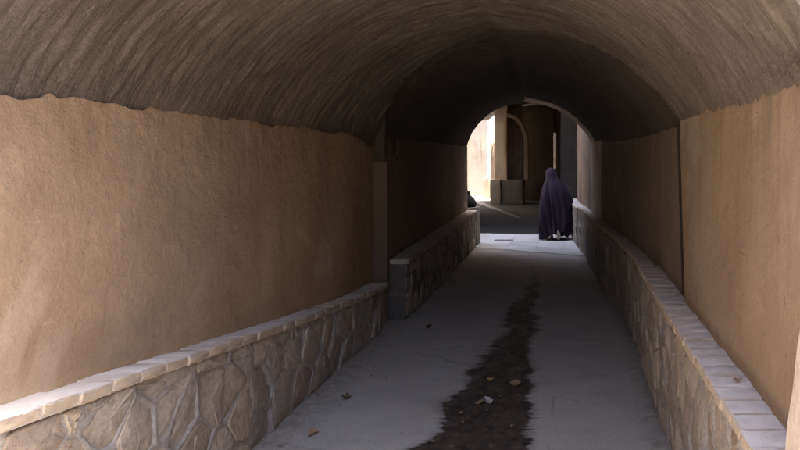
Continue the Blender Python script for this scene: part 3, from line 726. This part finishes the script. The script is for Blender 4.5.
aa = a+.55*(1.1-Zc)*np.sin(a*1+.6)*.5
fold = .17*np.sin(5*aa+1.3+wob*5)+.16*np.sin(9*aa+.4+wob*8-Zc*1.5)+.07*np.sin(17*aa+wob*9+Zc*3)-.20*np.exp(-((a-5.15-.25*(Zc-.6))/.13)**2)-.16*np.exp(-((a-4.35+.18*(Zc-.6))/.11)**2)
fold = fold*mod*(.10+1.0*dn**.7)*np.where(Zc > 1.3, .25, 1)+.16*fbm(np.cos(a)*1.5+Zc*2.2, np.sin(a)*1.5, 205, 3)*np.clip((1.4-Zc)/.2, 0, 1)
Xc = pr[0][:, None]+pr[2][:, None]*np.cos(a)*(1+fold); Yc = pr[1][:, None]+pr[3][:, None]*np.sin(a)*(1+fold*1.1)
lift = np.clip((.35-Zc)/.3, 0, 1)*(.15*np.exp(-((a-4.95)/.42)**2)+.03*np.sin(a*3+1)+.035*np.cos(a)+.03*np.sin(a*7+2))
Zc2 = Zc+lift
V = np.stack([Xc, Yc, np.broadcast_to(Zc2, Xc.shape)], -1).reshape(-1, 3); nr_ = len(zf); F = []
for i in range(nr_-1):
    for k in range(na): F.append((i*na+k, i*na+(k+1) % na, (i+1)*na+(k+1) % na, (i+1)*na+k))
F.append(tuple(range(na)))
me = mesh_from('cloak', V, F, True, 180)
ck_ = obj('cloak', me, M_CH, person); so = ck_.modifiers.new('thick', 'SOLIDIFY'); so.thickness = .006
# trousers hem seen under the cloak and shoes
def shoe(name, loc, rot, parent):
    V = []; F = []; nseg = 12
    secs = [(-.105,.018,.030,.045),(-.09,.032,.0,.075),(-.04,.035,.0,.085),(.02,.038,.0,.062),(.07,.042,.0,.048),(.105,.036,.0,.04),(.128,.018,.006,.026)]
    for (yy, hw, zb, zt) in secs:
        for k in range(nseg):
            q = 2*math.pi*k/nseg; V.append((hw*math.cos(q), yy, (zb+zt)/2+(zt-zb)/2*math.sin(q) if math.sin(q) > 0 else zb+(zt-zb)/2*(1+.9*math.sin(q))))
    for i in range(len(secs)-1):
        for k in range(nseg): F.append((i*nseg+k, i*nseg+(k+1) % nseg, (i+1)*nseg+(k+1) % nseg, (i+1)*nseg+k))
    F += [tuple(range(nseg-1, -1, -1)), tuple((len(secs)-1)*nseg+k for k in range(nseg))]
    o = obj(name, mesh_from(name, V, F, True, 60), M_SHOE, parent); o.location = loc; o.rotation_euler = rot
    V = []; n = 18
    out = []
    for k in range(n):
        q = 2*math.pi*k/n; yy = .128*math.sin(q); wv = .043-.007*math.cos(q*2) if yy > 0 else .036
        out.append((wv*math.cos(q), yy+.008))
    V = [(x_, y_, -.014) for x_, y_ in out]+[(x_, y_, .008) for x_, y_ in out]
    F = [tuple(range(n-1, -1, -1)), tuple(range(n, 2*n))]+[(k, (k+1) % n, n+(k+1) % n, n+k) for k in range(n)]
    obj('sole', mesh_from('sole', V, F, True, 30), M_SOLE, o)
    return o
shoe('shoe', (-.09, .05, .014), (0, 0, .1), person)
shoe('shoe', (.055, -.20, .118), (math.radians(-62), 0, -.05), person)

# ------------------------------------------------------------------ dry leaves and scraps
def leaf_mesh(name, ln, wd, curl, seed, jag=.0):
    r = random.Random(seed); n = 5; V = []; F = []
    for i in range(n+1):
        t = i/n; wv = wd*math.sin(math.pi*min(1, max(.04, t**.8)))*(1+r.uniform(-.25, .25)+jag*r.uniform(-1, 1))
        y_ = (t-.5)*ln; zc = curl*ln*((t-.5)**2*2)+r.uniform(0, .15)*curl*ln
        V += [(-wv/2, y_, zc+abs(wv)*curl*.8), (0, y_+r.uniform(-.1, .1)*wd, zc), (wv/2, y_, zc+abs(wv)*curl*r.uniform(.2, 1.1))]
    for i in range(n):
        for k in range(2): F.append((i*3+k, i*3+k+1, i*3+3+k+1, i*3+3+k))
    nv = len(V); V += [(x, y, z+.0016) for (x, y, z) in V]
    F2 = [tuple(nv+q for q in reversed(f)) for f in F]
    F3 = []
    edge = [0]+[i*3 for i in range(1, n+1)]+[n*3+1]+[i*3+2 for i in range(n, -1, -1)]+[1]
    for i in range(len(edge)):
        p, q = edge[i], edge[(i+1) % len(edge)]; F3.append((p, q, nv+q, nv+p))
    return mesh_from(name, V, F+F2+F3, True, 50)
def floor_pt(px, py):
    y = EYE*622/(py-157); return (px-568)*y/622, y
def put_leaf(name, label, x, y, z, ln, wd, curl, mat, seed, cat='leaf', group=None, rz=None):
    o = obj(name, leaf_mesh(name, ln, wd, curl, seed, .15), mat); r = random.Random(seed+99)
    o.location = (x, y, z+.006); o.rotation_euler = (r.uniform(-.2, .2), r.uniform(-.2, .2), rz if rz is not None else r.uniform(0, 6.28))
    return tag(o, label, cat, group)
G = 'dry leaves and scraps on the path'
for (nm, lb, px, py, ln, wd, cu, mi, cat) in (
    ('dry_leaf', 'golden leaf in the middle of the wet streak', 491, 382, .06, .05, .5, 1, 'leaf'),
    ('dry_leaf', 'broad tan leaf at the right edge of the wet streak', 515, 386, .11, .075, .3, 0, 'leaf'),
    ('paper_scrap', 'pale crumpled scrap lying in the wet streak', 488, 405, .08, .06, .8, 3, 'scrap'),
    ('dry_leaf', 'tan leaf next to the pale scrap in the wet streak', 479, 406, .08, .05, .5, 0, 'leaf'),
    ('dry_leaf', 'curled brown leaf alone on the dry left side of the path', 346, 400, .09, .06, .6, 2, 'leaf'),
    ('dry_leaf', 'small tan leaf near the foot of the left dado', 313, 436, .07, .05, .5, 0, 'leaf'),
    ('dry_leaf', 'dark leaf on the path near the second left dado', 429, 328, .12, .06, .3, 2, 'leaf'),
    ('dry_leaf', 'brown leaf at the top of the wet streak', 505, 338, .08, .06, .5, 0, 'leaf')):
    x, y = floor_pt(px, py); put_leaf(nm, lb, x, y, 0, ln, wd, cu, M_LEAF[mi], px*3+py, cat, G)
put_leaf('dry_leaf', 'single small tan leaf lying on the right ledge', .664, 2.43, .818, .035, .025, .4, M_LEAF[0], 5, 'leaf', G)
r = random.Random(44)
for k in range(46):
    py = r.uniform(300, 449); yv = EYE*622/(py-157)
    l, rr = np.interp(yv, ys, eL), np.interp(yv, ys, eR)
    x = r.uniform(l+.05, rr-.03)
    put_leaf('dry_leaf', 'tiny dull fragment of leaf litter inside the wet streak', x, yv, 0, r.uniform(.018, .045), r.uniform(.012, .03), r.uniform(.2, .7), M_LEAF[r.choice([2, 2, 2, 0])], 300+k, 'leaf litter', 'leaf litter in the wet streak')
for k in range(26):
    py = r.uniform(300, 449); yv = EYE*622/(py-157); x = -1.78+abs(r.gauss(0, .16))
    put_leaf('dry_leaf', 'tiny dry crumb of leaf along the foot of the left dado', x, yv, 0, r.uniform(.012, .03), r.uniform(.01, .02), r.uniform(.2, .7), M_LEAF[r.choice([2, 0, 0])], 500+k, 'leaf litter', 'leaf litter by the left dado')

# drain cover flush with the pale paving, and loose grit along the foot of the walls
dc = empty('drain_cover', (-1.3, 12.62, .0)); tag(dc, 'dark flat drain cover in the bright paving left of the figure', 'drain cover')
M_IR = mat_plain('dull_iron', (.22,.215,.21), (.14,.137,.134), 30, .6)
obj('frame', box_mesh('frame', (-.20, -.12, .0), (.20, .12, .0125), .003, 1), M_IR, dc)
for k in range(4): obj('bar', box_mesh('bar', (-.17, -.095+k*.052, .011), (.17, -.062+k*.052, .0155), .002, 1), M_IR, dc)
V = []; F = []; r = random.Random(91)
for k in range(900):
    py = r.uniform(285, 449); yv = EYE*622/(py-157); q = r.random()
    x = -1.80+abs(r.gauss(0, .10)) if q < .45 else (.56-abs(r.gauss(0, .07)) if q < .7 else r.uniform(-1.7, .5))
    if q < .7 and yv > 6: continue
    sz = r.uniform(.002, .0065)*(1 if q < .7 else .7); b = len(V)
    for d in ((1,0,0),(-.6,.8,0),(-.5,-.9,0),(0,.1,.8),(.2,-.1,-.5)): V.append((x+d[0]*sz*r.uniform(.6,1.3), yv+d[1]*sz*r.uniform(.6,1.3), .003+d[2]*sz))
    F += [(b,b+1,b+3),(b+1,b+2,b+3),(b+2,b,b+3),(b+1,b,b+4),(b+2,b+1,b+4),(b,b+2,b+4)]
o = obj('grit', mesh_from('grit', V, F, False), mat_plain('grit', (.34,.29,.235), (.2,.17,.14), 60)); o['kind'] = 'stuff'
tag(o, 'loose grit and crumbs scattered on the path', 'grit')
